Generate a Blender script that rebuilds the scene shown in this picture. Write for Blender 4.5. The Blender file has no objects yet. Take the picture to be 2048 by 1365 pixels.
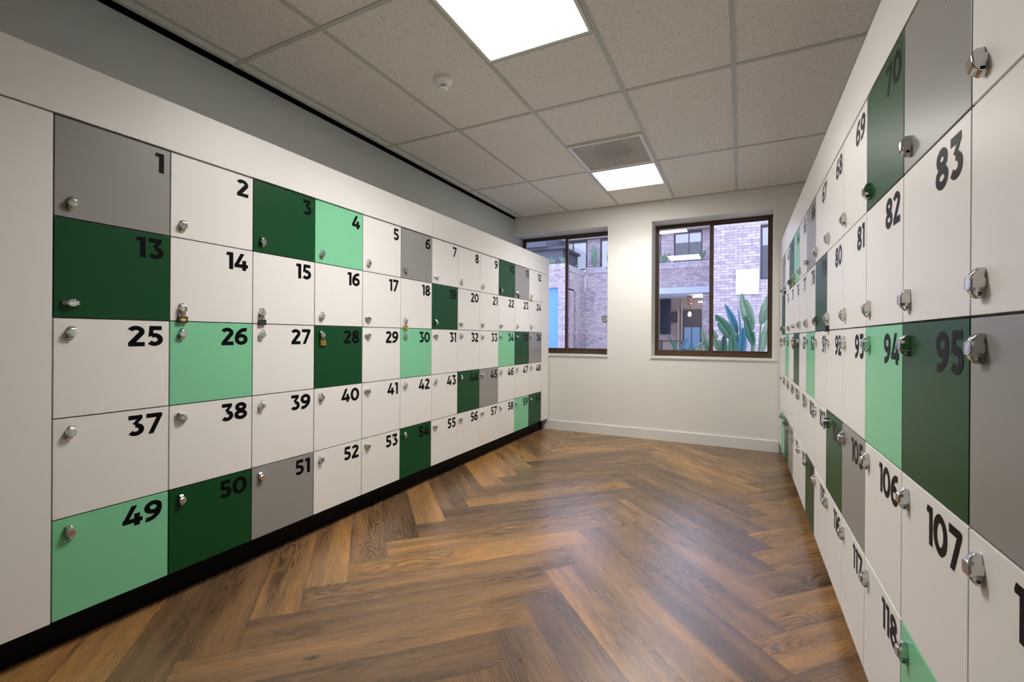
import bpy, bmesh, math, random
from mathutils import Vector, Matrix
random.seed(7)
C = bpy.context.scene.collection
PI = math.pi

# ---------------------------------------------------------------- camera
F, CX, CY = 903.15, 1033.26, 675.03
YAW, PIT, ROL = (math.radians(a) for a in (26.3904, -0.0252, 0.3701))
CH = 1.1113
fw = Vector((-math.sin(YAW)*math.cos(PIT), math.cos(YAW)*math.cos(PIT), math.sin(PIT)))
rt = Vector((math.cos(YAW), math.sin(YAW), 0)); up = rt.cross(fw)
rt, up = rt*math.cos(ROL)+up*math.sin(ROL), up*math.cos(ROL)-rt*math.sin(ROL)
cd = bpy.data.cameras.new('camera'); cam = bpy.data.objects.new('camera', cd); C.objects.link(cam)
m = Matrix((rt, up, -fw)).transposed().to_4x4(); m.translation = (0, 0, CH); cam.matrix_world = m
cd.sensor_width = 36; cd.lens = F/2048*36
cd.shift_x = -(CX-1024)/2048; cd.shift_y = (CY-682.5)/2048
cd.clip_start = .02; cd.clip_end = 200
bpy.context.scene.camera = cam

# ---------------------------------------------------------------- world, exposure
SKY = (.30, .50, 1.0); SKY_STRENGTH = 4.5
PANEL_COLOR = (1.0, .965, .925); PANEL_STRENGTH = 13.0; PANEL_WATTS = (22.5, 14.0); PANEL_SPREAD = math.radians(136)
w = bpy.data.worlds.new('dusk_sky'); bpy.context.scene.world = w; w.use_nodes = True
nt = w.node_tree; nt.nodes.clear()
wo = nt.nodes.new('ShaderNodeOutputWorld'); bg = nt.nodes.new('ShaderNodeBackground')
tc = nt.nodes.new('ShaderNodeTexCoord'); sx = nt.nodes.new('ShaderNodeSeparateXYZ')
rp = nt.nodes.new('ShaderNodeValToRGB')
rp.color_ramp.elements[0].position = 0.0; rp.color_ramp.elements[0].color = (.56, .64, .97, 1)
rp.color_ramp.elements[1].position = .6; rp.color_ramp.elements[1].color = (.48, .60, 1, 1)
nt.links.new(tc.outputs['Generated'], sx.inputs[0]); nt.links.new(sx.outputs[2], rp.inputs[0])
nt.links.new(rp.outputs[0], bg.inputs[0]); bg.inputs[1].default_value = SKY_STRENGTH
nt.links.new(bg.outputs[0], wo.inputs[0])
vs = bpy.context.scene.view_settings
vs.view_transform = 'Standard'; vs.look = 'None'; vs.exposure = 0.22; vs.gamma = 1; vs.use_curve_mapping = False
bpy.context.scene.cycles.max_bounces = 10
bpy.context.scene.cycles.transparent_max_bounces = 12

# ---------------------------------------------------------------- materials
def s2l(c): return tuple(((x/255+.055)/1.055)**2.4 if x > 10 else x/255/12.92 for x in c)
def mat(name, col, rough=.5, metal=0.0, spec=.5, noise=0.0, nscale=8.0, bump=0.0, coat=0.0):
    m = bpy.data.materials.new(name); m.use_nodes = True
    t = m.node_tree; b = t.nodes['Principled BSDF']
    b.inputs['Roughness'].default_value = rough; b.inputs['Metallic'].default_value = metal
    b.inputs['Specular IOR Level'].default_value = spec; b.inputs['Coat Weight'].default_value = coat
    b.inputs['Base Color'].default_value = (*col, 1)
    if noise or bump:
        tcn = t.nodes.new('ShaderNodeTexCoord'); n = t.nodes.new('ShaderNodeTexNoise')
        n.inputs['Scale'].default_value = nscale; n.inputs['Detail'].default_value = 4
        t.links.new(tcn.outputs['Object'], n.inputs['Vector'])
        if noise:
            mx = t.nodes.new('ShaderNodeMix'); mx.data_type = 'RGBA'
            mx.inputs[6].default_value = (*[c*(1-noise) for c in col], 1); mx.inputs[7].default_value = (*[min(1, c*(1+noise)) for c in col], 1)
            t.links.new(n.outputs[0], mx.inputs[0]); t.links.new(mx.outputs[2], b.inputs['Base Color'])
        if bump:
            bp = t.nodes.new('ShaderNodeBump'); bp.inputs['Strength'].default_value = bump; bp.inputs['Distance'].default_value = .002
            t.links.new(n.outputs[0], bp.inputs['Height']); t.links.new(bp.outputs[0], b.inputs['Normal'])
    return m
def emis(name, col, strength):
    m = bpy.data.materials.new(name); m.use_nodes = True
    b = m.node_tree.nodes['Principled BSDF']; b.inputs['Base Color'].default_value = (.8, .8, .8, 1)
    b.inputs['Emission Color'].default_value = (*col, 1); b.inputs['Emission Strength'].default_value = strength
    return m
def glass(name, tint=(1, 1, 1), ior=1.75):
    m = bpy.data.materials.new(name); m.use_nodes = True; t = m.node_tree; t.nodes.clear()
    o = t.nodes.new('ShaderNodeOutputMaterial'); mx = t.nodes.new('ShaderNodeMixShader')
    tr = t.nodes.new('ShaderNodeBsdfTransparent'); tr.inputs[0].default_value = (*tint, 1)
    gl = t.nodes.new('ShaderNodeBsdfGlossy'); gl.inputs['Roughness'].default_value = .0
    fr = t.nodes.new('ShaderNodeFresnel'); fr.inputs[0].default_value = ior
    t.links.new(fr.outputs[0], mx.inputs[0]); t.links.new(tr.outputs[0], mx.inputs[1]); t.links.new(gl.outputs[0], mx.inputs[2])
    t.links.new(mx.outputs[0], o.inputs[0]); return m
def brick(name, c1, c2, mortar, rot=False):
    m = mat(name, c1, .85, bump=0); t = m.node_tree; b = t.nodes['Principled BSDF']
    uv = t.nodes.new('ShaderNodeUVMap'); br = t.nodes.new('ShaderNodeTexBrick')
    br.inputs['Color1'].default_value = (*c1, 1); br.inputs['Color2'].default_value = (*c2, 1); br.inputs['Mortar'].default_value = (*mortar, 1)
    br.inputs['Scale'].default_value = 1; br.inputs['Brick Width'].default_value = .24 if not rot else .086
    br.inputs['Row Height'].default_value = .086 if not rot else .24; br.inputs['Mortar Size'].default_value = .007
    br.inputs['Bias'].default_value = -.1
    if rot: br.offset = 0
    t.links.new(uv.outputs[0], br.inputs['Vector'])
    n = t.nodes.new('ShaderNodeTexNoise'); n.inputs['Scale'].default_value = 9; n.inputs['Detail'].default_value = 3
    t.links.new(uv.outputs[0], n.inputs['Vector'])
    mx = t.nodes.new('ShaderNodeMix'); mx.data_type = 'RGBA'; mx.blend_type = 'MULTIPLY'; mx.inputs[0].default_value = .45
    rr = t.nodes.new('ShaderNodeValToRGB'); rr.color_ramp.elements[0].position = .35; rr.color_ramp.elements[0].color = (.5, .45, .45, 1); rr.color_ramp.elements[1].position = .6
    t.links.new(n.outputs[0], rr.inputs[0]); t.links.new(br.outputs[0], mx.inputs[6]); t.links.new(rr.outputs[0], mx.inputs[7])
    t.links.new(mx.outputs[2], b.inputs['Base Color'])
    bp = t.nodes.new('ShaderNodeBump'); bp.inputs['Strength'].default_value = .6; bp.inputs['Distance'].default_value = .01; bp.invert = True
    t.links.new(br.outputs[1], bp.inputs['Height']); t.links.new(bp.outputs[0], b.inputs['Normal'])
    return m

M = dict(
    white=mat('white_laminate', (.82, .80, .77), .38, noise=.015, nscale=30, bump=.02),
    dark=mat('dark_green_laminate', (.0045, .064, .017), .36, spec=.22, noise=.05, nscale=4),
    mint=mat('mint_green_laminate', (.21, .60, .345), .35, noise=.02, nscale=4),
    grey=mat('grey_laminate', (.285, .28, .262), .33, noise=.02, nscale=4),
    carcass=mat('carcass_board', (.42, .40, .37), .6),
    vinyl=mat('black_vinyl', (.0035, .0035, .004), .38, spec=.07),
    chrome=mat('chrome', (.62, .62, .61), .14, 1.0, noise=.04, nscale=60),
    hole=mat('dark_hole', (.01, .01, .01), .6),
    brass=mat('brass', (.72, .42, .10), .3, 1.0, noise=.08, nscale=90),
    blacklock=mat('black_lock_body', (.018, .017, .017), .4),
    label=mat('gold_label', (.72, .47, .07), .4),
    steel=mat('steel_shackle', (.7, .7, .7), .18, 1.0),
    plinth=mat('black_plinth', (.0015, .0015, .0017), .5, spec=.12, bump=.05, nscale=200),
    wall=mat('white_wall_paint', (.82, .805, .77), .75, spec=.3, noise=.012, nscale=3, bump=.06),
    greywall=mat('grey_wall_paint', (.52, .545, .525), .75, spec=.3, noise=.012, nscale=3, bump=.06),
    trim=mat('white_gloss_trim', (.80, .79, .76), .35, bump=.03, nscale=20),
    tee=mat('tee_grid_paint', (.54, .55, .50), .5, spec=.4),
    black=mat('black_gap', (.002, .002, .002), .9, spec=0),
    diffuser=emis('light_diffuser', PANEL_COLOR, PANEL_STRENGTH),
    fitting=mat('white_fitting', (.76, .75, .72), .45),
    detector=mat('white_detector_plastic', (.90, .88, .86), .4),
    grille=mat('vent_grille', (.80, .78, .75), .5),
    duct=mat('duct_inside', (.04, .04, .04), .8),
    bronze=mat('brown_window_frame', (.075, .040, .018), .4, .0, noise=.12, nscale=14),
    glass=glass('window_glass'), tinted=glass('tinted_glass', (.47, .46, .45)),
    brick=brick('pale_brick', (.50, .395, .375), (.31, .24, .235), (.21, .19, .20)),
    soldier=brick('soldier_brick', (.53, .44, .42), (.38, .31, .32), (.20, .185, .20), True),
    concrete=mat('concrete_band', (.42, .44, .46), .8, noise=.1, nscale=3),
    darkclad=mat('dark_cladding', (.055, .052, .065), .5, noise=.15, nscale=2),
    roof=mat('dark_roof', (.045, .045, .055), .6, noise=.1, nscale=2),
    eave=mat('brown_eave', (.20, .16, .13), .7, noise=.1, nscale=2),
    darkframe=mat('dark_window_frame', (.03, .025, .03), .45),
    bluepane=mat('blue_glazing_panel', (.09, .25, .72), .25, noise=.06, nscale=1),
    navy=mat('navy_panel', (.006, .014, .032), .3),
    tan=mat('tan_render', (.36, .29, .23), .8, noise=.1, nscale=2),
    teal=mat('teal_glass_panel', (.10, .20, .28), .2),
    paving=mat('courtyard_paving', (.52, .50, .50), .85, noise=.15, nscale=4),
    leaf=mat('glossy_leaf', (.035, .12, .055), .35, noise=.35, nscale=9),
    leafpale=mat('pale_leaf', (.16, .24, .13), .4, noise=.25, nscale=9),
    leafblue=mat('blue_green_leaf', (.03, .14, .17), .3, noise=.3, nscale=9),
    stalk=mat('leaf_stalk', (.09, .16, .06), .5, noise=.2, nscale=20),
    succulent=mat('succulent_leaf', (.10, .17, .10), .5, noise=.2, nscale=20),
    stoolwood=mat('dark_timber', (.09, .06, .05), .6, noise=.2, nscale=8),
    bulb=emis('warm_bulb', (1, .55, .22), 22),
    coldlamp_and_reflection=emis('cold_lamp_and_reflection', (1, .97, .92), 12),
    copper=mat('copper_shade', (.45, .18, .10), .4, .8, noise=.1, nscale=30),
    sticker=mat('white_sticker', (.8, .8, .82), .5),
    stickerblue=mat('blue_sticker_ink', (.05, .10, .35), .5),
)

# floor and ceiling materials -------------------------------------------------
def wood():
    m = mat('oak_herringbone', (.3, .2, .1), .38, spec=.6); t = m.node_tree; b = t.nodes['Principled BSDF']; L = t.links.new
    N = lambda k: t.nodes.new('ShaderNode'+k)
    uv = N('UVMap'); uv.uv_map = 'uv'; at = N('Attribute'); at.attribute_name = 'tone'; at.attribute_type = 'GEOMETRY'
    sp = N('SeparateColor'); L(at.outputs['Color'], sp.inputs[0])
    su = N('SeparateXYZ'); L(uv.outputs[0], su.inputs[0])
    # offset every plank to its own piece of timber
    def math_(op, a, bb=None, c=None):
        n = N('Math'); n.operation = op
        for i, v in enumerate((a, bb, c)):
            if v is None: continue
            if isinstance(v, (int, float)): n.inputs[i].default_value = v
            else: L(v, n.inputs[i])
        return n.outputs[0]
    ox = math_('MULTIPLY_ADD', sp.outputs[1], 37.0, su.outputs[0]); oy = math_('MULTIPLY_ADD', sp.outputs[2], 23.0, su.outputs[1])
    def vec(x, y, z=0.0):
        n = N('CombineXYZ'); L(x, n.inputs[0]); L(y, n.inputs[1]); n.inputs[2].default_value = z; return n.outputs[0]
    # broad bands along the plank
    n1 = N('TexNoise'); n1.inputs['Scale'].default_value = 1; n1.inputs['Detail'].default_value = 3; n1.inputs['Distortion'].default_value = .4
    L(vec(math_('MULTIPLY', ox, .9), math_('MULTIPLY', oy, 13.0)), n1.inputs['Vector'])
    # cathedral figure: contour lines of a stretched noise
    n2 = N('TexNoise'); n2.inputs['Scale'].default_value = 1; n2.inputs['Detail'].default_value = 1.5; n2.inputs['Roughness'].default_value = .45
    L(vec(math_('MULTIPLY', ox, 1.6), math_('MULTIPLY', oy, 8.0)), n2.inputs['Vector'])
    ring = math_('FRACT', math_('MULTIPLY', n2.outputs[0], 26.0))
    ring = math_('ABSOLUTE', math_('MULTIPLY_ADD', ring, 2.0, -1.0))
    n4 = N('TexNoise'); n4.inputs['Scale'].default_value = 1.3; n4.inputs['Detail'].default_value = 1
    L(vec(ox, math_('MULTIPLY', oy, 4.0), 5.0), n4.inputs['Vector'])
    rmask = N('MapRange'); rmask.inputs[1].default_value = .44; rmask.inputs[2].default_value = .6; L(n4.outputs[0], rmask.inputs[0])
    # fine pores
    n3 = N('TexNoise'); n3.inputs['Scale'].default_value = 1; n3.inputs['Detail'].default_value = 4; n3.inputs['Roughness'].default_value = .7
    L(vec(math_('MULTIPLY', ox, 6.0), math_('MULTIPLY', oy, 230.0)), n3.inputs['Vector'])
    # knots
    vo = N('TexVoronoi'); vo.inputs['Scale'].default_value = 1; L(vec(math_('MULTIPLY', ox, 1.5), math_('MULTIPLY', oy, 3.2)), vo.inputs['Vector'])
    kn = N('MapRange'); kn.inputs[1].default_value = .02; kn.inputs[2].default_value = .06; kn.inputs[3].default_value = 1; kn.inputs[4].default_value = 0; L(vo.outputs['Distance'], kn.inputs[0])
    tone = math_('MULTIPLY_ADD', sp.outputs[0], .46, math_('MULTIPLY', n1.outputs[0], .95))
    tone = math_('ADD', tone, -.29)
    rp = N('ValToRGB'); e = rp.color_ramp.elements
    e[0].position = .12; e[0].color = (.125, .073, .042, 1); e[1].position = .82; e[1].color = (.50, .245, .07, 1)
    a = e.new(.45); a.color = (.265, .145, .062, 1)
    L(tone, rp.inputs[0])
    dk = math_('MULTIPLY', math_('MULTIPLY', ring, rmask.outputs[0]), .6)
    pr = N('MapRange'); pr.inputs[1].default_value = .36; pr.inputs[2].default_value = .58; pr.inputs[3].default_value = .40; pr.inputs[4].default_value = 0; L(n3.outputs[0], pr.inputs[0])
    dk = math_('ADD', dk, pr.outputs[0])
    dk = math_('ADD', dk, math_('MULTIPLY', kn.outputs[0], .6))
    # joints: UV y runs 0..W, x runs 0..L
    ed = math_('MINIMUM', su.outputs[1], math_('SUBTRACT', .1785, su.outputs[1]))
    ed = math_('MINIMUM', ed, math_('MINIMUM', su.outputs[0], math_('SUBTRACT', 1.236, su.outputs[0])))
    jm = N('MapRange'); jm.inputs[1].default_value = .0003; jm.inputs[2].default_value = .0022; jm.inputs[3].default_value = .8; jm.inputs[4].default_value = 0; L(ed, jm.inputs[0])
    dk = math_('MAXIMUM', dk, jm.outputs[0])
    mx = N('Mix'); mx.data_type = 'RGBA'; L(dk, mx.inputs[0]); L(rp.outputs[0], mx.inputs[6]); mx.inputs[7].default_value = (.028, .017, .011, 1)
    L(mx.outputs[2], b.inputs['Base Color'])
    ro = math_('MULTIPLY_ADD', n3.outputs[0], .22, .17); L(ro, b.inputs['Roughness'])
    bp = N('Bump'); bp.inputs['Strength'].default_value = .25; bp.inputs['Distance'].default_value = .0012; bp.invert = True
    L(dk, bp.inputs['Height']); L(bp.outputs[0], b.inputs['Normal'])
    return m
def tilemat():
    m = mat('fissured_ceiling_tile', (.6, .57, .52), .9, spec=.15); t = m.node_tree; b = t.nodes['Principled BSDF']; L = t.links.new
    N = lambda k: t.nodes.new('ShaderNode'+k)
    tcn = N('TexCoord'); ob = tcn.outputs['Object']
    n = N('TexNoise'); n.inputs['Scale'].default_value = 11; n.inputs['Detail'].default_value = .6; L(ob, n.inputs['Vector'])
    mm = N('Math'); mm.operation = 'MULTIPLY'; mm.inputs[1].default_value = 26; L(n.outputs[0], mm.inputs[0])
    fr = N('Math'); fr.operation = 'FRACT'; L(mm.outputs[0], fr.inputs[0])
    ln = N('MapRange'); ln.inputs[1].default_value = .38; ln.inputs[2].default_value = .12; L(fr.outputs[0], ln.inputs[0])
    vo = N('TexVoronoi'); vo.inputs['Scale'].default_value = 170; L(ob, vo.inputs['Vector'])
    do = N('MapRange'); do.inputs[1].default_value = .42; do.inputs[2].default_value = .22; L(vo.outputs['Distance'], do.inputs[0])
    mu = N('Math'); mu.operation = 'MULTIPLY'; L(ln.outputs[0], mu.inputs[0]); L(do.outputs[0], mu.inputs[1])
    v2 = N('TexVoronoi'); v2.inputs['Scale'].default_value = 70; L(ob, v2.inputs['Vector'])
    d2 = N('MapRange'); d2.inputs[1].default_value = .17; d2.inputs[2].default_value = .10; L(v2.outputs['Distance'], d2.inputs[0])
    ad = N('Math'); ad.operation = 'MAXIMUM'; L(mu.outputs[0], ad.inputs[0]); L(d2.outputs[0], ad.inputs[1])
    sc = N('Math'); sc.operation = 'MULTIPLY'; sc.inputs[1].default_value = .85; L(ad.outputs[0], sc.inputs[0])
    mx = N('Mix'); mx.data_type = 'RGBA'; mx.inputs[6].default_value = (.87, .835, .785, 1); mx.inputs[7].default_value = (.16, .145, .12, 1)
    L(sc.outputs[0], mx.inputs[0]); L(mx.outputs[2], b.inputs['Base Color'])
    bp = N('Bump'); bp.inputs['Strength'].default_value = .3; bp.inputs['Distance'].default_value = .002; bp.invert = True
    L(ad.outputs[0], bp.inputs['Height']); L(bp.outputs[0], b.inputs['Normal'])
    return m
M['oak'] = wood(); M['tile'] = tilemat()

# ---------------------------------------------------------------- helpers
def bx(bm, x0, x1, y0, y1, z0, z1, mi=0):
    vs_ = [bm.verts.new(p) for p in ((x0, y0, z0), (x1, y0, z0), (x1, y1, z0), (x0, y1, z0), (x0, y0, z1), (x1, y0, z1), (x1, y1, z1), (x0, y1, z1))]
    fs = []
    for q in ((0, 3, 2, 1), (4, 5, 6, 7), (0, 1, 5, 4), (1, 2, 6, 5), (2, 3, 7, 6), (3, 0, 4, 7)):
        f = bm.faces.new([vs_[i] for i in q]); f.material_index = mi; fs.append(f)
    return fs
def cubeuv(me):
    uvl = me.uv_layers.new(name='UVMap') if not me.uv_layers else me.uv_layers[0]
    for p in me.polygons:
        n = p.normal; ax = max(range(3), key=lambda i: abs(n[i]))
        for li in p.loop_indices:
            v = me.vertices[me.loops[li].vertex_index].co
            uvl.data[li].uv = ((v.y, v.z), (v.x, v.z), (v.x, v.y))[ax]
def obj(name, bm, mats, parent=None, smooth=None, bevel=0, uv=False, segs=2):
    if not isinstance(mats, (list, tuple)): mats = [mats]
    if bevel:
        bmesh.ops.bevel(bm, geom=[e for e in bm.edges if len(e.link_faces) == 2 and e.calc_face_angle(0) > .5], offset=bevel, segments=segs, affect='EDGES', profile=.5)
    bmesh.ops.recalc_face_normals(bm, faces=bm.faces)
    me = bpy.data.meshes.new(name); bm.to_mesh(me); bm.free()
    for m_ in mats: me.materials.append(m_)
    if smooth is not None:
        for p in me.polygons: p.use_smooth = True
        me.set_sharp_from_angle(angle=math.radians(smooth))
    if uv: cubeuv(me)
    o = bpy.data.objects.new(name, me); C.objects.link(o); o.parent = parent
    return o
def B(*boxes):
    bm = bmesh.new()
    for b_ in boxes: bx(bm, *b_)
    return bm
def tag(o, label, cat, group=None):
    o['label'] = label; o['category'] = cat
    if group: o['group'] = group
    return o
def thing(name, label, cat, loc=(0, 0, 0), rz=0, group=None):
    o = bpy.data.objects.new(name, None); C.objects.link(o); o.location = loc; o.rotation_euler = (0, 0, rz); o.empty_display_size = .1
    return tag(o, label, cat, group)
def struct(o): o['kind'] = 'structure'; return o
def tube(bm, pts, r, n=10, cap=True, mi=0):
    pts = [Vector(p) for p in pts]; rings = []
    prev = None
    for i, p in enumerate(pts):
        d = (pts[min(i+1, len(pts)-1)]-pts[max(i-1, 0)]).normalized()
        if prev is None: a = d.orthogonal().normalized()
        else: a = (prev-d*prev.dot(d)).normalized()
        prev = a; b_ = d.cross(a); rr = r[i] if isinstance(r, (list, tuple)) else r
        rings.append([bm.verts.new(p+(a*math.cos(2*PI*k/n)+b_*math.sin(2*PI*k/n))*rr) for k in range(n)])
    for i in range(len(rings)-1):
        for k in range(n):
            f = bm.faces.new((rings[i][k], rings[i][(k+1) % n], rings[i+1][(k+1) % n], rings[i+1][k])); f.material_index = mi
    if cap:
        for q in (rings[0][::-1], rings[-1]): bm.faces.new(q).material_index = mi
def lathe(bm, prof, n=40, mi=0, z0=0.0):
    rings = []
    for r, z in prof:
        rings.append([bm.verts.new((r*math.cos(2*PI*k/n), r*math.sin(2*PI*k/n), z+z0)) for k in range(n)] if r > 1e-6 else [bm.verts.new((0, 0, z+z0))])
    for a, b_ in zip(rings, rings[1:]):
        for k in range(n):
            if len(a) == 1: q = (a[0], b_[k], b_[(k+1) % n])
            elif len(b_) == 1: q = (a[k], b_[0], a[(k+1) % n])
            else: q = (a[k], b_[k], b_[(k+1) % n], a[(k+1) % n])
            bm.faces.new(q).material_index = mi

# ---------------------------------------------------------------- measures
XL, XR = -2.0879, .3433             # locker door planes
YL, WL, TL, HL = .6719, .3492, 1.8602, .3463
YR, WR, TR, HR = 4.8737, .3510, 1.8503, .3503
YE = 5.0953                          # end wall
ZC = 2.6082                          # ceiling
WX0, WX1 = -2.565, .805              # side walls
YB = -2.6                            # wall behind the camera
GX, GY = -2.4454, 1.5445             # ceiling grid
W1 = (-2.565, -1.3699); W2 = (-.88, .2897); WZ0, WZ1 = .9099, 2.3906
YF, YX = 5.335, 5.42                 # window frame front, outside face of wall

# ---------------------------------------------------------------- room shell
def floor():
    W, L = .1785, 1.236; X0, Y0 = -1.583, 1.240; q = math.sqrt(2)
    bm = bmesh.new(); uvl = bm.loops.layers.uv.new('uv'); col = bm.faces.layers.float_color.new('tone')
    def plank(u0, u1, v0, v1, along_u):
        cs = [(u0, v0), (u1, v0), (u1, v1), (u0, v1)]
        P_ = [(X0+(u-v)/q, Y0+(u+v)/q, 0) for u, v in cs]
        if max(p[0] for p in P_) < WX0 or min(p[0] for p in P_) > WX1 or max(p[1] for p in P_) < YB or min(p[1] for p in P_) > YE: return
        f = bm.faces.new([bm.verts.new(p) for p in P_])
        uv = [(0, 0), (L, 0), (L, W), (0, W)] if along_u else [(0, 0), (0, W), (L, W), (L, 0)]
        for l, c in zip(f.loops, uv): l[uvl].uv = c
        f[col] = (random.random(), random.random(), random.random(), 1)
    for c in range(-4, 5):
        du, dv = c*L, -c*L
        for i in range(-60, 60):
            plank(i*W+du, i*W+L+du, i*W+dv, (i+1)*W+dv, True)
            plank(i*W+L+du, (i+1)*W+L+du, (i+1)*W-L+dv, (i+1)*W+dv, False)
    for co, no in (((WX0, 0, 0), (-1, 0, 0)), ((WX1, 0, 0), (1, 0, 0)), ((0, YB, 0), (0, -1, 0)), ((0, YE, 0), (0, 1, 0))):
        bmesh.ops.bisect_plane(bm, geom=bm.verts[:]+bm.edges[:]+bm.faces[:], plane_co=co, plane_no=no, clear_outer=True)
    bmesh.ops.recalc_face_normals(bm, faces=bm.faces)
    for f in bm.faces:
        if f.normal.z < 0: f.normal_flip()
    # slab underneath
    me_extra = bx(bm, WX0, WX1, YB, YE, -.1, -.002)
    me = bpy.data.meshes.new('floor'); bm.to_mesh(me); bm.free(); me.materials.append(M['oak'])
    o = bpy.data.objects.new('floor', me); C.objects.link(o); return struct(o)
floor()
T = .12
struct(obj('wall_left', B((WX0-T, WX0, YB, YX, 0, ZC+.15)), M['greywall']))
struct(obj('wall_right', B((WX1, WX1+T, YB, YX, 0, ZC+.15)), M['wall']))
struct(obj('wall_back', B((WX0-T, WX1+T, YB-T, YB, 0, ZC+.15)), M['wall']))
struct(obj('wall_end', B((WX0, WX1, YE, YX, 0, WZ0-.02), (WX0, WX1, YE, YX, WZ1, ZC+.15),
                         (W1[1], W2[0], YE, YX, WZ0-.02, WZ1), (W2[1], WX1, YE, YX, WZ0-.02, WZ1)), M['wall']))
# ceiling: tiles above, tee grid just below, black shadow gap along the left wall
XG = -2.532
HX0, HX1, HY0, HY1 = GX+1.205, GX+1.795, GY+1.805, GY+2.395      # opening over the air vent
ceil = struct(obj('ceiling', B((XG, HX0, YB, YE, ZC+.004, ZC+.05), (HX1, WX1, YB, YE, ZC+.004, ZC+.05), (HX0, HX1, YB, HY0, ZC+.004, ZC+.05), (HX0, HX1, HY1, YE, ZC+.004, ZC+.05)), M['tile']))
bm = bmesh.new()
for i in range(0, 6):
    x = GX+.6*i
    if x < WX1: bx(bm, x-.012, x+.012, YB, YE, ZC, ZC+.006)
j = -3
while GY+1.2*j < YE:
    y = GY+1.2*j
    if y > YB: bx(bm, XG, WX1, y-.012, y+.012, ZC+.0004, ZC+.0056)
    j += 1
for x0, x1, y in ((2, 3, GY+.6), (2, 3, GY+1.8), (2, 3, GY+3.0)):
    bx(bm, GX+.6*x0, GX+.6*x1, y-.012, y+.012, ZC+.0004, ZC+.0056)
bx(bm, XG, XG+.02, YB, YE, ZC+.0008, ZC+.0052); bx(bm, XG, WX1, YE-.02, YE, ZC+.0008, ZC+.0052)
struct(obj('ceiling_grid', bm, M['tee'], ceil))
struct(obj('trim_1', B((WX0, XG, YB, YE, ZC+.012, ZC+.04), (WX0, WX0+.003, YB, YE, ZC-.016, ZC+.012)), M['black']))
struct(obj('ceiling_slab', B((WX0, WX1, YB, YE, ZC+.07, ZC+.15)), M['wall'], ceil))
# baseboard with a small rounded top edge
struct(obj('baseboard_end', B((-2.17, XR-.002, YE-.016, YE, 0, .108)), M['trim'], bevel=.004))

# ---------------------------------------------------------------- windows
def window(n, xr, handle_x):
    x0, x1 = xr; xm = (x0+x1)/2
    e = struct(bpy.data.objects.new('window_%d' % n, None)); C.objects.link(e); e.location = (xm, YF, WZ0)
    def O(name, boxes, m_, bevel=0):
        bm = B(*[(a-xm, b-xm, c-YF, d_-YF, z0-WZ0, z1-WZ0) for a, b, c, d_, z0, z1 in boxes]); o = obj(name, bm, m_, e, bevel=bevel); return o
    f = .028
    struct(O('window_frame', [(x0, x1, YF, YF+.075, WZ1-f, WZ1), (x0, x1, YF, YF+.075, WZ0, WZ0+.045), (x0, x0+f, YF, YF+.075, WZ0+.045, WZ1-f), (x1-f, x1, YF, YF+.075, WZ0+.045, WZ1-f)], M['bronze'], .0015))
    # left sash slides in front; right light is fixed further out
    s = .022; a, b = x0+f, xm+.027; z0, z1 = WZ0+.045, WZ1-f
    struct(O('window_sash', [(a, a+.012, YF+.008, YF+.034, z0, z1), (b-.034, b, YF+.004, YF+.034, z0, z1), (a+.012, b-.034, YF+.008, YF+.034, z0, z0+s), (a+.012, b-.034, YF+.008, YF+.034, z1-.014, z1)], M['bronze'], .001))
    struct(O('window_pane', [(a+.012, b-.034, YF+.018, YF+.023, z0+s, z1-.014)], M['glass']))
    c, d_ = xm-.016, x1-f
    struct(O('window_sash', [(c, c+.034, YF+.04, YF+.066, z0, z1), (d_-.012, d_, YF+.04, YF+.066, z0, z1), (c+.034, d_-.012, YF+.04, YF+.066, z0, z0+s), (c+.034, d_-.012, YF+.04, YF+.066, z1-.014, z1)], M['bronze'], .001))
    struct(O('window_pane', [(c+.034, d_-.012, YF+.050, YF+.055, z0+s, z1-.014)], M['glass']))
    bm = bmesh.new(); bx(bm, -.006, .006, -.008, .008, -.03, .03); bx(bm, -.004, .004, -.016, -.006, -.012, .02)
    h = struct(obj('window_latch', bm, M['bronze'], e, bevel=.002)); h.location = (handle_x-xm, 0.0, 1.20-WZ0)
    return e
window(1, W1, (W1[0]+W1[1])/2+.01)
window(2, W2, (W2[0]+W2[1])/2+.01)
struct(obj('trim_2', B((W1[0], W1[1]+.005, YE-.012, YF, WZ0-.02, WZ0)), M['trim'], bevel=.003))
struct(obj('trim_3', B((W2[0]-.012, W2[1]+.012, YE-.012, YF, WZ0-.02, WZ0)), M['trim'], bevel=.003))
# round no-smoking style sticker on the right-hand pane of the left window
st = thing('window_sticker', 'small white sticker with a blue barred ring on the left window pane', 'sticker', (-1.475, YF+.0495, 1.335))
bm = bmesh.new(); bx(bm, -.05, .05, -.0006, 0, -.05, .05); obj('backing', bm, M['sticker'], st)
bm = bmesh.new(); n = 40
ro_, ri_ = .040, .031
va = [bm.verts.new((ro_*math.cos(2*PI*k/n), -.001, ro_*math.sin(2*PI*k/n))) for k in range(n)]
vb = [bm.verts.new((ri_*math.cos(2*PI*k/n), -.001, ri_*math.sin(2*PI*k/n))) for k in range(n)]
for k in range(n): bm.faces.new((va[k], va[(k+1) % n], vb[(k+1) % n], vb[k]))
bx(bm, -.034, .034, -.0012, -.0008, -.004, .004)
for v in list(bm.verts)[-8:]: v.co = Matrix.Rotation(math.radians(45), 4, 'Y') @ v.co
obj('barred_ring', bm, M['stickerblue'], st)

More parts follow.
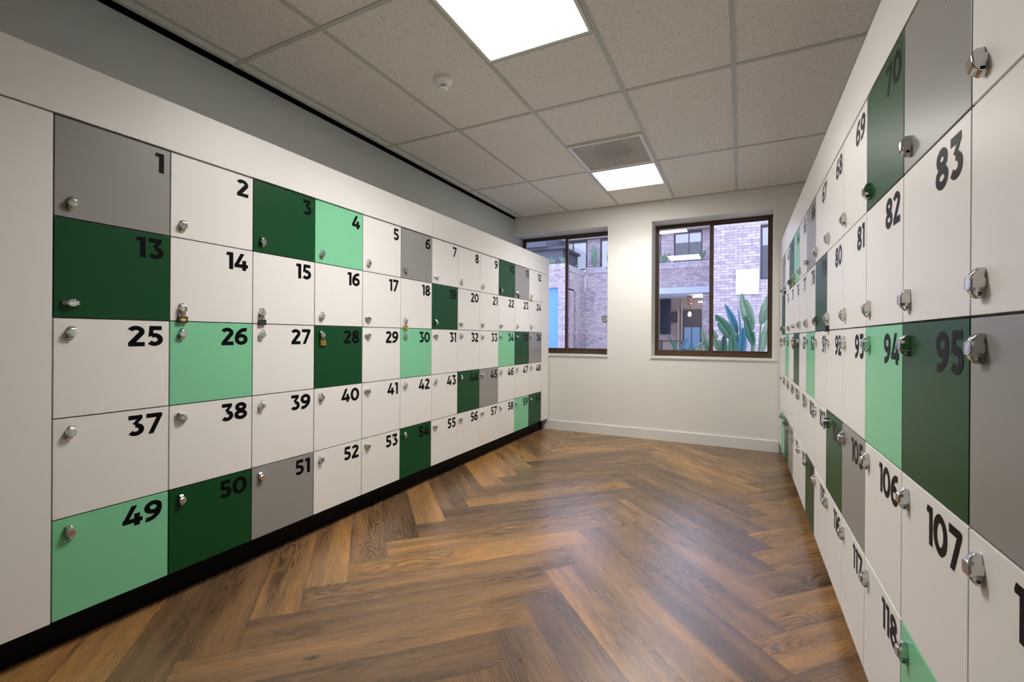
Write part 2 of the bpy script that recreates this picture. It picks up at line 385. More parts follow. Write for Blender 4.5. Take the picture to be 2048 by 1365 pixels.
# ---------------------------------------------------------------- ceiling fittings
def panel_light(y0, label, watts):
    x0 = GX+1.2
    t = thing('ceiling_light', label, 'ceiling light', (x0+.3, y0+.3, ZC-.001), 0, 'square LED panels in the ceiling')
    bm = bmesh.new(); a, b = .288, .272
    for q in ((-a, a, -a, -b), (-a, a, b, a), (-a, -b, -b, b), (b, a, -b, b)): bx(bm, q[0], q[1], q[2], q[3], -.004, .003)
    obj('frame', bm, M['fitting'], t, bevel=.001)
    obj('diffuser', B((-b, b, -b, b, -.001, .003)), M['diffuser'], t)
    ld = bpy.data.lights.new('panel_glow', 'AREA'); ld.shape = 'SQUARE'; ld.size = 2*b; ld.energy = watts; ld.color = PANEL_COLOR; ld.spread = PANEL_SPREAD
    lo = bpy.data.objects.new('panel_glow', ld); C.objects.link(lo); lo.parent = t; lo.location = (0, 0, -.003)
panel_light(GY, 'large square lit panel in the ceiling nearest the camera', PANEL_WATTS[0])
panel_light(GY+2.4, 'square lit panel between the ceiling vent and the window wall', PANEL_WATTS[1])
v = thing('ceiling_vent', 'square grey eggcrate air vent in the ceiling beside the far light', 'air vent', (GX+1.5, GY+2.1, ZC-.001))
bm = bmesh.new(); a, b = .288, .262
for q in ((-a, a, -a, -b), (-a, a, b, a), (-a, -b, -b, b), (b, a, -b, b)): bx(bm, q[0], q[1], q[2], q[3], -.005, .0035)
obj('frame', bm, M['fitting'], v, bevel=.001)
bm = bmesh.new(); n = 30
for k in range(1, n):
    p = -b+2*b*k/n
    bx(bm, p-.0008, p+.0008, -b, b, -.002, .0034); bx(bm, -b, b, p-.0008, p+.0008, -.0022, .0032)
obj('grille', bm, M['grille'], v)
bm = bmesh.new(); lathe(bm, [(0, 0), (.16, 0), (.16, -.004), (0, -.004)], 40, 0, .032)
obj('duct_mouth', bm, M['duct'], v)
bm = B((-b-.01, b+.01, -b-.01, b+.01, .032, .036), (-b-.01, -b, -b, b, .0036, .032), (b, b+.01, -b, b, .0036, .032), (-b, b, -b-.01, -b, .0036, .032), (-b, b, b, b+.01, .0036, .032)); obj('plenum', bm, M['grille'], v)
d = thing('smoke_detector', 'round white smoke detector on the ceiling left of the near light', 'smoke detector', (-1.5632, 2.1631, ZC+.003))
bm = bmesh.new(); lathe(bm, [(0, 0), (.056, 0), (.056, -.012), (.053, -.016), (.050, -.018)], 48); obj('base', bm, M['detector'], d, 30)
bm = bmesh.new(); lathe(bm, [(.050, -.018), (.049, -.024), (.043, -.032), (.034, -.036), (.0, -.036)], 48); obj('body', bm, M['detector'], d, 30)
bm = bmesh.new(); lathe(bm, [(.022, -.034), (.022, -.056), (0, -.056)], 32, 1); lathe(bm, [(0, -.0561), (.028, -.0561), (.028, -.061), (.023, -.064), (0, -.064)], 32)
for k in range(16):
    an = 2*PI*k/16; c_, s_ = math.cos(an), math.sin(an)
    vs0 = len(bm.verts); bx(bm, .020, .028, -.0016, .0016, -.057, -.034)
    for vv in list(bm.verts)[vs0:]: vv.co = Vector((vv.co.x*c_-vv.co.y*s_, vv.co.x*s_+vv.co.y*c_, vv.co.z))
obj('sensor_chamber', bm, [M['detector'], M['duct']], d)

# ---------------------------------------------------------------- lettering (geometric bold digits as ribbons)
SW = .215
def arc(cx, cy, rx, ry, a0, a1, n=22):
    return [(cx+rx*math.cos(math.radians(a0+(a1-a0)*k/n)), cy+ry*math.sin(math.radians(a0+(a1-a0)*k/n))) for k in range(n+1)]
h = SW/2
DIG = {
    '0': (.84, [arc(.42, .5, .42-h, .5-h*.95, 0, 360, 48)]),
    '1': (.40, [[(.40-h, 0), (.40-h, 1)], 'P', [(.0, .86), (.06, 1.0), (.36, 1.0), (.36, .80), (.02, .80)]]),
    '2': (.72, [arc(.345, .715, .345-h*.9, .285-h*.95, 160, -38)+[(.15, .13)], [(.03, h*.85), (.72, h*.85)], 'P', [(.03, .16), (.16, .17), (.24, .06), (.03, .02)]]),
    '3': (.71, [[(.06, 1-h*.85), (.63, 1-h*.85)], 'P', [(.64, .98), (.64, .84), (.38, .52), (.22, .60), (.47, .88)], arc(.35, .31, .355-h, .31-h*.95, 92, -146)]),
    '4': (.82, ['P', [(.36, 1), (.60, 1), (.255, .34), (.0, .34), (.0, .28)], [(.0, .265), (.82, .265)], [(.60-.01, 0), (.60-.01, .60)]]),
    '5': (.71, [[(.13, 1-h*.85), (.66, 1-h*.85)], 'P', [(.12, .98), (.31, .98), (.275, .53), (.075, .46)], arc(.345, .325, .36-h, .325-h*.95, 122, -146)]),
    '6': (.76, [arc(.38, .325, .375-h, .325-h*.95, 0, 360, 40), arc(.60, .36, .60-h, .64-h*.9, 178, 78)]),
    '7': (.72, [[(.02, 1-h*.85), (.66, 1-h*.85)], 'P', [(.50, .90), (.72, 1.0), (.72, .88), (.33, 0), (.10, 0)]]),
    '8': (.76, [arc(.38, .735, .33-h, .265-h*.9, 0, 360, 36), arc(.38, .285, .375-h, .285-h*.9, 0, 360, 40)]),
    '9': (.76, [arc(.38, .675, .375-h, .325-h*.95, 0, 360, 40), arc(.16, .64, .60-h, .64-h*.9, -2, -102)]),
}
GAP = .075; CAP = .078
def number_mesh(txt):
    bm = bmesh.new(); tot = sum(DIG[c][0] for c in txt)+GAP*(len(txt)-1); x = -tot; k = 0
    for c in txt:
        w_, strokes = DIG[c]; poly = False
        for st_ in strokes:
            if st_ == 'P': poly = True; continue
            y = -.0004-.00006*k; k += 1
            if poly:
                bm.faces.new([bm.verts.new(((x+px)*CAP, y, (pz-1)*CAP)) for px, pz in st_]); poly = False; continue
            pts = [Vector(p) for p in st_]; closed = (pts[0]-pts[-1]).length < 1e-4
            if closed: pts = pts[:-1]
            n = len(pts); rows = []
            for i, p in enumerate(pts):
                a = pts[(i-1) % n] if closed else pts[max(i-1, 0)]; b = pts[(i+1) % n] if closed else pts[min(i+1, n-1)]
                dd = (b-a).normalized(); nn = Vector((-dd.y, dd.x))
                vert = abs(dd.x); hw = h*(1.0 if vert > .7 else 1.10)
                rows.append([bm.verts.new(((x+(p+nn*s*hw).x)*CAP, y, ((p+nn*s*hw).y-1)*CAP)) for s in (1, -1)])
            for i in range(n if closed else n-1):
                r0, r1 = rows[i], rows[(i+1) % n]; bm.faces.new((r0[0], r0[1], r1[1], r1[0]))
        x += w_+GAP
    for f in bm.faces:
        f.normal_update()
        if f.normal.y > 0: f.normal_flip()
    me = bpy.data.meshes.new('number'); bm.to_mesh(me); bm.free(); me.materials.append(M['vinyl'])
    return me

# ---------------------------------------------------------------- latch (local: x right, -y out of the door, z up)
def latch_mesh():
    bm = bmesh.new(); n = 41; H = .0245; ring = 20; rows = []
    ts = [-H+2*H*i/(n-1) for i in range(n)]
    for t in ts:
        s = abs(t)
        wd = .0130 if s < .0065 else (.0130-.0052*(s-.0065)/.0060 if s < .0125 else .0078)
        if s > .0225: wd -= (s-.0225)*.9
        ht = .0195 if s < .0105 else (.0195-.003*(s-.0105)/.0015 if s < .012 else .0165-.0085*((s-.012)/(H-.012))**1.6)
        row = []
        for k in range(ring+1):
            a = PI*k/ring; ca, sa = math.cos(a), math.sin(a)
            e = .16
            row.append(bm.verts.new((wd*(abs(ca)**e)*(1 if ca >= 0 else -1), -ht*(sa**e if sa > 0 else 0), t)))
        rows.append(row)
    for a, b in zip(rows, rows[1:]):
        for k in range(ring): bm.faces.new((a[k], a[k+1], b[k+1], b[k]))
        bm.faces.new((a[ring], a[0], b[0], b[ring]))
    bm.faces.new(rows[0]); bm.faces.new(rows[-1][::-1])
    bmesh.ops.recalc_face_normals(bm, faces=bm.faces)
    me = bpy.data.meshes.new('latch'); bm.to_mesh(me); bm.free(); me.materials.append(M['chrome']); me.materials.append(M['hole'])
    o = bpy.data.objects.new('tmp', me); C.objects.link(o)
    cb = bmesh.new(); tube(cb, [(-.03, -.0065, -.0170), (.03, -.0065, -.0170)], .0036, 16)
    cm = bpy.data.meshes.new('cut'); cb.to_mesh(cm); cb.free(); cm.materials.append(M['chrome']); cm.materials.append(M['hole'])
    for p in cm.polygons: p.material_index = 1
    co = bpy.data.objects.new('cut', cm); C.objects.link(co)
    md = o.modifiers.new('b', 'BOOLEAN'); md.object = co; md.operation = 'DIFFERENCE'; md.solver = 'EXACT'
    dg = bpy.context.evaluated_depsgraph_get(); dg.update()
    res = bpy.data.meshes.new_from_object(o.evaluated_get(dg))
    bpy.data.objects.remove(o); bpy.data.objects.remove(co)
    for p in res.polygons: p.use_smooth = True
    res.set_sharp_from_angle(angle=math.radians(28)); res.name = 'latch'
    return res
LATCH = latch_mesh()

def door_mesh(w_, h_, m_):
    bm = bmesh.new(); g = .0023
    bx(bm, g, w_-g, 0, .018, g, h_-g)
    bmesh.ops.bevel(bm, geom=bm.edges[:], offset=.0009, segments=2, affect='EDGES', profile=.5)
    bmesh.ops.recalc_face_normals(bm, faces=bm.faces)
    me = bpy.data.meshes.new('door'); bm.to_mesh(me); bm.free(); me.materials.append(m_)
    return me
def body_mesh(w_, h_):
    bm = bmesh.new(); e = .0003; t = .016; y0, y1 = .0185, .44
    bx(bm, e, t, y0, y1, e, h_-e); bx(bm, w_-t, w_-e, y0, y1, e, h_-e)
    bx(bm, t, w_-t, y0, y1, e, t); bx(bm, t, w_-t, y0, y1, h_-t, h_-e); bx(bm, t, w_-t, y1-.006, y1, t, h_-t)
    bmesh.ops.recalc_face_normals(bm, faces=bm.faces)
    me = bpy.data.meshes.new('body'); bm.to_mesh(me); bm.free(); me.materials.append(M['carcass'])
    return me
PAT = ['gwdmwgwwwdgw', 'dwwwwwdwwwww', 'wmwdwmwwwmdg', 'wwwwwwwdgwww', 'mdgwwdwwwwmd']
NAME = {'g': 'grey', 'w': 'white', 'd': 'dark', 'm': 'mint'}
WORD = {'g': 'grey', 'w': 'white', 'd': 'dark green', 'm': 'mint green'}
ROWW = ['top row', 'second row', 'middle row', 'fourth row', 'bottom row']
# latch turn in degrees seen from the front (0 = upright, lug with the hole at the bottom)
TURN = {1: -12, 2: -6, 3: 4, 4: -14, 5: 5, 6: 40, 7: 70, 8: 3, 9: -20, 10: 8, 11: 15, 13: 90, 16: -8, 17: 82, 19: 20, 20: 80, 21: 78, 22: 84, 23: -20, 24: 30,
        25: -10, 26: -8, 27: -22, 28: 0, 29: 88, 31: 80, 33: 25, 34: 85, 35: 80, 36: 70, 37: -14, 38: 52, 39: -20, 40: 12, 41: 84, 42: 0, 43: -24, 45: 82, 46: 10, 48: 15,
        49: 10, 50: 5, 51: 14, 52: -10, 53: 48, 54: 2, 55: 78, 56: 80, 57: 86, 58: 40, 59: 84, 60: 86,
        61: 90, 66: 88, 69: 10, 71: 16, 72: 18, 74: 84, 76: 88, 89: 86, 90: 88, 92: 84, 93: 0, 91: 86, 97: 88, 102: 10, 114: 88}
ROOTS = {}
def bank(side, x, ystart, W_, T_, H_, first, rz, sgn):
    bodies = body_mesh(W_, H_); doors = {k: door_mesh(W_, H_, M[NAME[k]]) for k in 'gwdm'}
    for r in range(5):
        for c in range(12):
            num = first+12*r+c; k = PAT[r][c]
            y = ystart+sgn*W_*c; z = T_-H_*(r+1)
            nb = []
            wall = 'left' if side == 'left' else 'right'
            label = f'{WORD[k]} locker numbered {num}, {ROWW[r]} of the {wall} locker wall'
            if c == 0: label += ', at the camera end' if side == 'left' else ', at the window end'
            if c == 11: label += ', at the window end' if side == 'left' else ', at the camera end'
            t = thing('locker', label, 'locker', (x, y, z), rz, f'numbered lockers of the {wall} wall')
            o = bpy.data.objects.new('body', bodies); C.objects.link(o); o.parent = t
            dr = bpy.data.objects.new('door', doors[k]); C.objects.link(dr); dr.parent = t
            nm = bpy.data.objects.new('number', number_mesh(str(num))); C.objects.link(nm); nm.parent = dr; nm.location = (W_-{108: .042, 83: .032}.get(num, .024), 0, H_-.0225)
            la = bpy.data.objects.new('latch', LATCH); C.objects.link(la); la.parent = dr
            la.location = (.0445, -.0003, .052 if r < 2 else H_-.052)
            la.rotation_euler = (0, math.radians(-TURN.get(num, random.uniform(-8, 8))), 0)
            ROOTS[num] = (t, la)
bank('left', XL, YL, WL, TL, HL, 1, PI/2, 1)
bank('right', XR, YR, WR, TR, HR, 61, -PI/2, -1)

# ---------------------------------------------------------------- fixed boards around the locker banks
def board(name, label, boxes, m_=None, bevel=.001, cat='panel', group=None):
    return tag(obj(name, B(*boxes), m_ or M['white'], bevel=bevel), label, cat, group)
zL0, zR0 = TL-5*HL, TR-5*HR; g = .0065
FT = 2.062; ym = YL+6*WL
for a, b, lab in ((-.55, ym-.0008, 'white fascia board above lockers 1 to 6 on the left wall'), (ym+.0008, 5.0793, 'white fascia board above lockers 7 to 12 on the left wall')):
    board('fascia_board', lab, [(XL-.018, XL, a, b, TL+g, FT), (-2.555, XL-.018, a, b, FT-.02, FT-.002)], group='fascia boards over the lockers')
ym2 = YR-6*WR
for a, b, lab in ((ym2+.0008, 5.0793, 'white fascia board above the far half of the right lockers'), (-.55, ym2-.0008, 'white fascia board above the near half of the right lockers')):
    board('fascia_board', lab, [(XR, XR+.018, a, b, TR+g, FT-.01), (XR+.018, WX1-.005, a, b, FT-.03, FT-.012)], group='fascia boards over the lockers')
board('filler_panel', 'tall white filler panel left of locker 13 and locker 25, nearest the camera', [(XL-.018, XL, -.55, YL-.002, zL0, TL-.0005), (-2.53, XL-.018, -.55, -.532, zL0, TL-.0005)], group='filler panels beside the lockers')
board('filler_panel', 'narrow white filler panel between locker 12 and the left window wall', [(XL-.018, XL, YL+12*WL+.002, 5.0793, zL0, TL-.0005)], group='filler panels beside the lockers')
board('filler_panel', 'narrow white filler panel between locker 61 and the right end of the window wall', [(XR, XR+.018, YR+.002, 5.0793, zR0, TR-.0005)], group='filler panels beside the lockers')
board('filler_panel', 'tall white filler panel at the near end of the right lockers beside locker 72', [(XR, XR+.018, -.55, YR-12*WR-.002, zR0, TR-.0005), (XR+.018, .785, -.55, -.532, zR0, TR-.0005)], group='filler panels beside the lockers')
board('plinth', 'black recessed plinth under the left lockers', [(-2.53, -2.175, -.55, 5.0793, 0, zL0-.001)], M['plinth'], cat='plinth')
board('plinth', 'black recessed plinth under the right lockers', [(.425, .785, -.55, 5.0793, 0, zR0-.001)], M['plinth'], cat='plinth')

# ---------------------------------------------------------------- padlocks
def padlock(num, kind, label, dx=0.0, drop=.0435, turn=0, small=1.0):
    t0, la = ROOTS[num]
    rz = t0.rotation_euler[2]; R = Matrix.Rotation(rz, 4, 'Z')
    la.rotation_euler = (0, math.radians(-turn), 0)
    lp = Vector(t0.location)+R @ Vector(la.location)
    hole = Vector((0, -.0065, -.0170)); hole = Matrix.Rotation(math.radians(-turn), 4, 'Y') @ hole
    t = thing('padlock', label, 'padlock', lp+R @ hole, rz, 'padlocks on the lockers')
    t.rotation_euler = (0, math.radians(-dx), rz)
    body = {'black': M['blacklock'], 'gold': M['blacklock'], 'brass': M['brass']}[kind]
    w_, hh, dp = (.017*small, .026*small, .0065*small)
    bm = B((-w_, w_, -dp, dp, -.015-hh, -.015))
    obj('body', bm, body, t, 40, bevel=.0022*small)
    r_ = .0115*small; pts = [(-r_, 0, -.017), (-r_, 0, -.010)]+[(r_*math.cos(a), 0, -.010+r_*.92*math.sin(a)) for a in [PI-PI*k/12 for k in range(1, 12)]]+[(r_, 0, -.010), (r_, 0, -.017)]
    bm = bmesh.new(); tube(bm, pts, .0024*small, 10); obj('shackle', bm, M['steel'], t, 60)
    if kind == 'gold' or (kind == 'brass' and num == 28):
        bm = bmesh.new(); n = 24; y = -dp-.0003
        c = bm.verts.new((0, y, -.015-hh/2)); rr = [bm.verts.new((.0115*math.cos(2*PI*k/n), y, -.015-hh/2+.0065*math.sin(2*PI*k/n))) for k in range(n)]
        for k in range(n): bm.faces.new((c, rr[(k+1) % n], rr[k]))
        o = obj('label_plate', bm, M['label'] if kind == 'gold' else M['copper'], t); o['label'] = 'oval gold label' if kind == 'gold' else 'small reddish label'
padlock(14, 'gold', 'black padlock with oval gold label hanging from the latch of locker 14')
padlock(15, 'black', 'plain black padlock hanging from the latch of white locker 15')
padlock(18, 'brass', 'brass padlock hanging from the latch of white locker 18')
padlock(28, 'brass', 'brass padlock hanging on the dark green door of locker 28', turn=18)
padlock(11, 'gold', 'black padlock tilted on the latch of grey locker 11', dx=50, turn=60, small=.95)
padlock(12, 'brass', 'brass padlock hanging from the latch of white locker 12')
padlock(62, 'black', 'black padlock hanging from the latch of locker 62 near the window wall')
padlock(64, 'brass', 'brass padlock hanging on the mint green door of locker 64')
padlock(80, 'black', 'black padlock hanging from the latch of white locker 80')
padlock(75, 'brass', 'brass padlock turned sideways on the latch of white locker 75', dx=-75, turn=80)
padlock(85, 'brass', 'brass padlock hanging from the latch of white locker 85 in the far corner')
padlock(88, 'brass', 'brass padlock hanging askew on dark green locker 88', dx=38, turn=30)

# ---------------------------------------------------------------- outside: courtyard, buildings, planting
struct(obj('courtyard_ground', B((-14, 8, YX, 30, -.15, -.01)), M['paving'], uv=True))
def part(parent, name, boxes, m_, bevel=0, uv=False):
    p = parent.location
    return obj(name, B(*[(a-p.x, b-p.x, c-p.y, d_-p.y, e-p.z, f-p.z) for a, b, c, d_, e, f in boxes]), m_, parent, bevel=bevel, uv=uv)
def opening_window(parent, x0, x1, y, z0, z1, mull=None, blind=None, pane=None):
    f = .06; boxes = [(x0, x1, y, y+.08, z0, z0+f), (x0, x1, y, y+.08, z1-f, z1), (x0, x0+f, y, y+.08, z0+f, z1-f), (x1-f, x1, y, y+.08, z0+f, z1-f)]
    if mull: boxes.append((mull-.02, mull+.02, y, y+.08, z0+f, z1-f))
    fr = part(parent, 'window_frame', boxes, M['darkframe'])
    p = parent.location
    o = obj('pane', B((x0+f-p.x, x1-f-p.x, y+.03-p.y, y+.04-p.y, z0+f-p.z, z1-f-p.z)), pane or M['tinted'], fr)
b1 = thing('brick_building', 'L-shaped pale brick building with upper windows across the courtyard', 'building', (-3, 19.1, 0))
part(b1, 'brick_wall', [(-6.13, -.3, 19.1, 19.4, 3.14, 3.92), (-6.3, -3.15, 19.1, 19.4, 0, 3.14), (-1.35, -.3, 19.1, 19.4, 0, 2.9)], M['brick'], uv=True)
part(b1, 'parapet_course', [(-6.13, -.3, 19.08, 19.4, 3.92, 4.16)], M['soldier'], uv=True)
part(b1, 'concrete_band', [(-3.15, -.3, 19.0, 19.5, 2.9, 3.14)], M['concrete'])
part(b1, 'upper_wall', [(-6.2, -5.62, 19.6, 19.8, 4.16, 5.5), (-5.0, -3.62, 19.6, 19.8, 4.16, 5.5), (-3.0, -2.5, 19.6, 19.8, 4.16, 5.5), (-1.40, -.2, 19.6, 19.8, 4.16, 5.5)], M['brick'], uv=True)
for x0, x1, mu in ((-5.62, -5.0, None), (-3.62, -3.0, None), (-2.5, -1.40, -1.92)): opening_window(b1, x0, x1, 19.65, 4.16, 5.5, mu)
opening_window(b1, -7.6, -6.22, 19.65, 4.16, 5.5, -6.9)
part(b1, 'eave', [(-7.6, .2, 19.35, 20.2, 5.5, 5.75)], M['eave'])
part(b1, 'roof_behind', [(-6.2, -4.0, 24.0, 24.6, 3.0, 5.3), (-4.0, .2, 24.0, 24.6, 3.0, 5.9)], M['roof'])
part(b1, 'recess_wall', [(-4.2, -.3, 22.5, 22.7, 0, 3.1)], M['tan'])
part(b1, 'recess_ceiling', [(-4.2, -.3, 19.5, 22.5, 3.0, 3.1)], M['concrete'])
part(b1, 'dark_glazing', [(-3.46, -2.98, 22.38, 22.5, 1.3, 2.95)], M['navy'])
part(b1, 'wall_screen', [(-2.93, -2.70, 22.4, 22.5, 1.85, 2.35)], M['darkframe'])
part(b1, 'downpipe', [(-2.66, -2.58, 22.35, 22.5, 0, 2.5), (-2.5, -2.44, 22.35, 22.5, 0, 2.9)], M['tan'])
dr = part(b1, 'door', [(-2.42, -1.62, 22.38, 22.5, 0, 2.45)], M['darkframe'])
p = b1.location
obj('door_glass', B((-2.36-p.x, -2.06-p.x, 22.35-p.y, 22.385-p.y, .6, 1.62), (-2.02-p.x, -1.68-p.x, 22.35-p.y, 22.385-p.y, .6, 1.62)), M['teal'], dr)
b2 = b1        # the wing on the left belongs to the same building
part(b2, 'brick_wall', [(-11, -6.13, 16.6, 16.9, 3.07, 3.78), (-6.43, -6.13, 16.9, 19.08, 3.0, 3.78), (-11, -7.15, 16.6, 16.9, 0, 3.07), (-6.43, -6.13, 17.9, 19.08, 0, 3.0)], M['brick'], uv=True)
part(b2, 'parapet_course', [(-11, -6.13, 16.58, 16.9, 3.78, 4.0), (-6.43, -6.11, 16.9, 19.08, 3.78, 4.0)], M['soldier'], uv=True)
part(b2, 'brick_column', [(-6.43, -6.13, 16.6, 17.6, 0, 3.07)], M['brick'], uv=True)
part(b2, 'blue_glazing', [(-7.15, -6.43, 16.75, 16.8, .05, 3.07)], M['bluepane'])
part(b2, 'undercroft_wall', [(-6.6, -6.5, 17.2, 19.1, 0, 3.0)], M['tan'])
part(b2, 'upper_storey', [(-11, -6.55, 17.4, 19.3, 4.0, 4.72)], M['darkclad'])
part(b2, 'roof_edge', [(-11, -6.42, 17.2, 19.3, 4.72, 4.82)], M['roof'])
part(b2, 'upper_block', [(-11, -7.15, 17.0, 19.3, 4.82, 5.45)], M['darkclad'])
b3 = thing('brick_building', 'near pale brick wall behind the added glowing square, seen through the right window', 'building', (1, 15, 0))
part(b3, 'brick_wall', [(-.78, .50, 15, 15.3, 0, 7), (.50, 1.5, 15, 15.3, 0, 2.85), (.5, 1.5, 15, 15.3, 4.45, 7), (1.5, 5, 15, 15.3, 0, 7), (-.78, -.48, 15.3, 19.0, 0, 7)], M['brick'], uv=True)
opening_window(b3, .50, 1.5, 15.1, 2.85, 4.45)
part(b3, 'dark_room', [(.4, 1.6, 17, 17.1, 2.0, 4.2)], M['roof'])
refl_sq = thing('reflection_square', 'added glowing square on the brick wall, imitating a reflection in the right window', 'lamp', (.165, 15, 2.79))  # added glowing square, stands in for a bright reflection in the window glass
obj('square_backing', B((-.30, .30, -.07, 0, -.37, .37)), M['fitting'], refl_sq, bevel=.02)
obj('diffuser', B((-.27, .27, -.1, -.07, -.34, .34)), M['coldlamp_and_reflection'], refl_sq, bevel=.02)  # emissive face imitates the reflected brightness, not a real lamp
for i, (x, z, ln) in enumerate(((-1.6, 2.92, .55), (-1.45, 2.72, .45))):
    tl = thing('strip_light', ('upper' if i == 0 else 'lower')+' white strip light hanging in the covered area across the courtyard', 'lamp', (x, 21.0+.3*i, z), 0, 'strip lights across the courtyard')
    obj('tube', B((-ln/2, ln/2, -.05, .05, -.04, .02)), M['coldlamp_and_reflection'], tl, bevel=.01)
    obj('hanger', B((-.01, .01, -.01, .01, .02, 3.0-z)), M['fitting'], tl)
pl = thing('pendant_lamp', 'warm glowing pendant lamp with stacked copper rings across the courtyard', 'lamp', (-2.05, 21.5, 2.18))
bm = bmesh.new(); lathe(bm, [(0, -.10), (.05, -.08), (.075, 0), (.05, .07), (.025, .11), (0, .11)], 20); obj('bulb', bm, M['bulb'], pl, 60)
bm = bmesh.new()
for k in range(5): lathe(bm, [(0, .45+.15*k), (.17-.02*k, .45+.15*k), (.16-.02*k, .49+.15*k), (0, .49+.15*k)], 24)
obj('shade', bm, M['copper'], pl, 40)
bm = bmesh.new(); tube(bm, [(0, 0, .1), (0, 0, .82)], .008, 6); obj('cord', bm, M['darkframe'], pl)
tb = thing('outdoor_table', 'dark timber table in the covered area beyond the courtyard plants', 'table', (-2.6, 20.2, 0))
obj('table_top', B((-.55, .45, -.3, .3, .95, 1.02)), M['stoolwood'], tb, bevel=.01)
for sx_ in (-.5, .38):
    for sy_ in (-.25, .22): obj('leg', B((sx_, sx_+.05, sy_, sy_+.05, -.01, .95)), M['stoolwood'], tb)

# broad-leaved plants close to the glass
def leaf_blade(bm, a, b, wd, nrm, fold=.25, droop=.1, slits=(), seg=14, mi=0):
    a, b = Vector(a), Vector(b); ax = b-a; L_ = ax.length; ax.normalize(); nrm = Vector(nrm).normalized()
    side = ax.cross(nrm).normalized(); nrm = side.cross(ax)
    th = .004
    for s in (1, -1):
        gaps = [q for q in slits if q[0] == s]
        prev = None
        for i in range(seg+1):
            u = i/seg; wv = wd*(math.sin(PI*min(1, u*.94+.03))**.62)*(1-.25*u)
            c = a+ax*(L_*u)-nrm*(droop*L_*u*u)
            inner = c; outer = c+side*(s*wv)+nrm*(fold*wv)
            cut = any(lo <= u <= hi for _, lo, hi in gaps)
            if cut: outer = c+(outer-c)*.35
            row = [bm.verts.new(inner-nrm*th*.5), bm.verts.new((inner+outer)/2+nrm*.04*wd), bm.verts.new(outer)]
            if prev:
                for k in range(2): bm.faces.new((prev[k], prev[k+1], row[k+1], row[k])).material_index = mi
            prev = row
    # midrib gives the blade body
    tube(bm, [a+ax*(L_*u)-nrm*(droop*L_*u*u) for u in (0, .25, .5, .75, .97)], [.010, .008, .006, .004, .002], 6, mi=mi)
def plant(loc, label, leaves, name='bird_of_paradise_plant'):
    t = thing(name, label, 'plant', loc, 0, 'broad-leaved plants outside the right window')
    L0 = Vector(loc)
    for a, b, wd, nrm, mt, sl in leaves:
        a, b = Vector(a)-L0, Vector(b)-L0
        bm = bmesh.new(); leaf_blade(bm, a, b, wd, nrm, slits=sl); o = obj('leaf', bm, M[mt], t, 60)
        s = o.modifiers.new('thick', 'SOLIDIFY'); s.thickness = .0025
        bm = bmesh.new(); base = Vector((random.uniform(-.05, .05), random.uniform(-.05, .05), 0)); mid = (base+a)/2+Vector((0, 0, .1))
        mid.x = base.x*.6+a.x*.4
        tube(bm, [base, base*.6+mid*.4, mid, mid*.4+a*.6, a], [.018, .016, .014, .012, .010], 8); obj('stalk', bm, M['stalk'], t, 60)
F_ = (-.15, -1, .25)
plant((.17, 6.75, 0), 'tall pale broad-leaved plant at the right side of the right window', [
    ((.135, 6.65, 1.22), (.005, 6.6, 1.70), .085, F_, 'leafpale', [(1, .80, .86), (-1, .6, .64)]),
    ((.235, 6.7, 1.30), (.40, 6.6, 1.80), .08, F_, 'leafpale', []),
    ((.15, 6.55, 1.02), (.05, 6.5, 1.40), .06, F_, 'leaf', [(1, .5, .55)]),
    ((.25, 6.6, .95), (.33, 6.55, 1.40), .06, F_, 'leafpale', [])])
plant((-.06, 6.6, 0), 'dark blue-green broad-leaved plant in the middle of the right window', [
    ((-.04, 6.55, 1.18), (-.165, 6.5, 1.56), .055, (.6, -1, .1), 'leafblue', []),
    ((-.06, 6.5, 1.08), (-.30, 6.5, 1.42), .085, F_, 'leaf', [(-1, .78, .84)]),
    ((-.01, 6.55, 1.10), (0, 6.5, 1.50), .026, (.9, -.6, 0), 'leafblue', []),
    ((.0, 6.5, .85), (.02, 6.45, 1.25), .07, F_, 'leafblue', []),
    ((-.08, 6.5, .80), (-.10, 6.45, 1.18), .07, F_, 'leaf', [])])
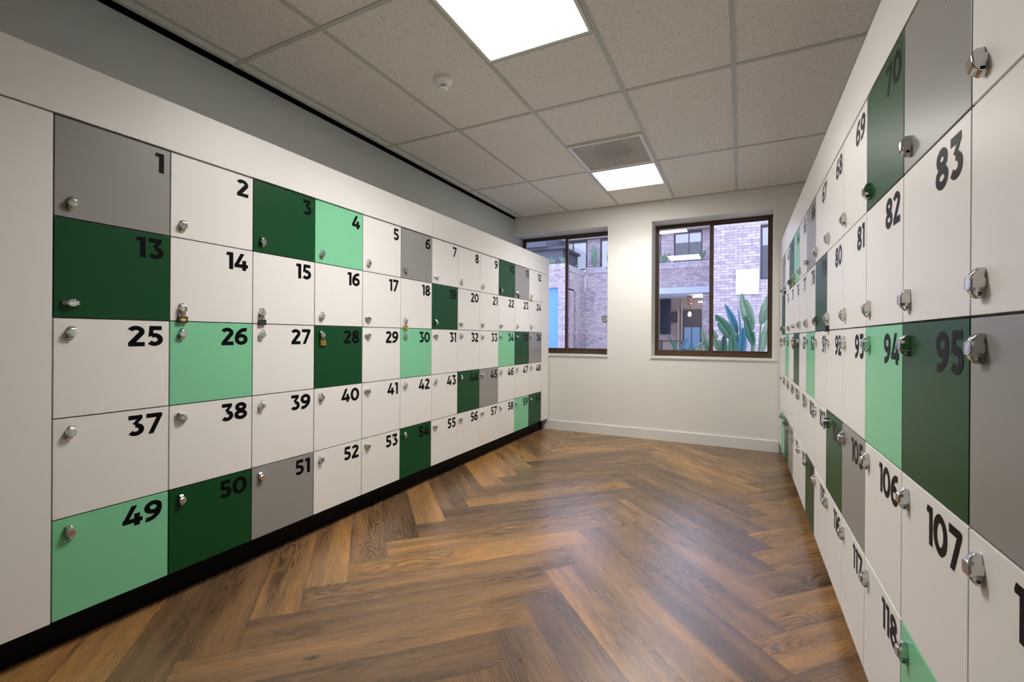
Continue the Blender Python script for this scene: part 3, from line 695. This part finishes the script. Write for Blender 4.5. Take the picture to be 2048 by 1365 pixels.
plant((-.27, 6.7, 0), 'low green plant behind the middle bar of the right window', [
    ((-.22, 6.65, .88), (-.36, 6.6, 1.25), .06, F_, 'leafpale', [(1, .55, .6)]),
    ((-.20, 6.6, .85), (-.20, 6.55, 1.16), .05, F_, 'leaf', []),
    ((-.40, 6.65, .92), (-.47, 6.6, 1.24), .045, F_, 'leafpale', []),
    ((-.30, 6.6, .80), (-.42, 6.55, 1.02), .05, F_, 'leaf', [])])
plant((-.62, 6.8, 0), 'low narrow-leaved plant at the bottom left of the right window', [
    ((-.60, 6.7, .96), (-.43, 6.6, 1.09), .04, (0, -.4, 1), 'leaf', []),
    ((-.78, 6.7, .90), (-.66, 6.65, 1.12), .026, F_, 'leafblue', []),
    ((-.80, 6.7, .90), (-.92, 6.65, 1.16), .02, F_, 'leaf', []),
    ((-.86, 6.7, .90), (-.80, 6.65, 1.10), .02, F_, 'leaf', []),
    ((-.55, 6.7, .86), (-.50, 6.6, 1.02), .045, F_, 'leafpale', []),
    ((-.66, 6.7, .86), (-.62, 6.65, 1.03), .03, F_, 'leafblue', [])], 'strap_leaf_plant')
def tuft(loc, label, n, hgt, sp):
    t = thing('parapet_plant', label, 'plant', loc, 0, 'small plants along the brick parapet')
    for k in range(n):
        bm = bmesh.new(); an = 2*PI*k/n+.3; r = sp*random.uniform(.6, 1)
        leaf_blade(bm, (0, 0, 0), (r*math.cos(an), r*.5*math.sin(an), hgt*random.uniform(.6, 1)), .05, (math.cos(an), math.sin(an)-1, .4), seg=5)
        o = obj('leaf', bm, M['succulent'], t); s = o.modifiers.new('thick', 'SOLIDIFY'); s.thickness = .006
tuft((-6.75, 16.72, 4.0), 'small pale plant on the brick parapet left of the left window bar', 7, .28, .22)
tuft((-6.27, 16.8, 4.0), 'spiky small plant on the parapet corner beside the left window bar', 9, .34, .32)
tuft((-6.27, 18.3, 4.0), 'thin little plant on the receding brick parapet', 4, .26, .1)
tuft((-5.78, 19.25, 4.16), 'leafy trailing plant in front of the brick pier, left window', 10, 1.0, .22)
tuft((-5.1, 19.25, 4.16), 'green plant on the parapet at the right edge of the left window', 8, .7, .25)
tuft((-2.85, 19.25, 4.16), 'green plant on the parapet at the left of the right window', 8, .45, .3)
tuft((-1.45, 19.25, 4.16), 'green plant on the parapet beside the upper window with two panes', 8, .45, .3)
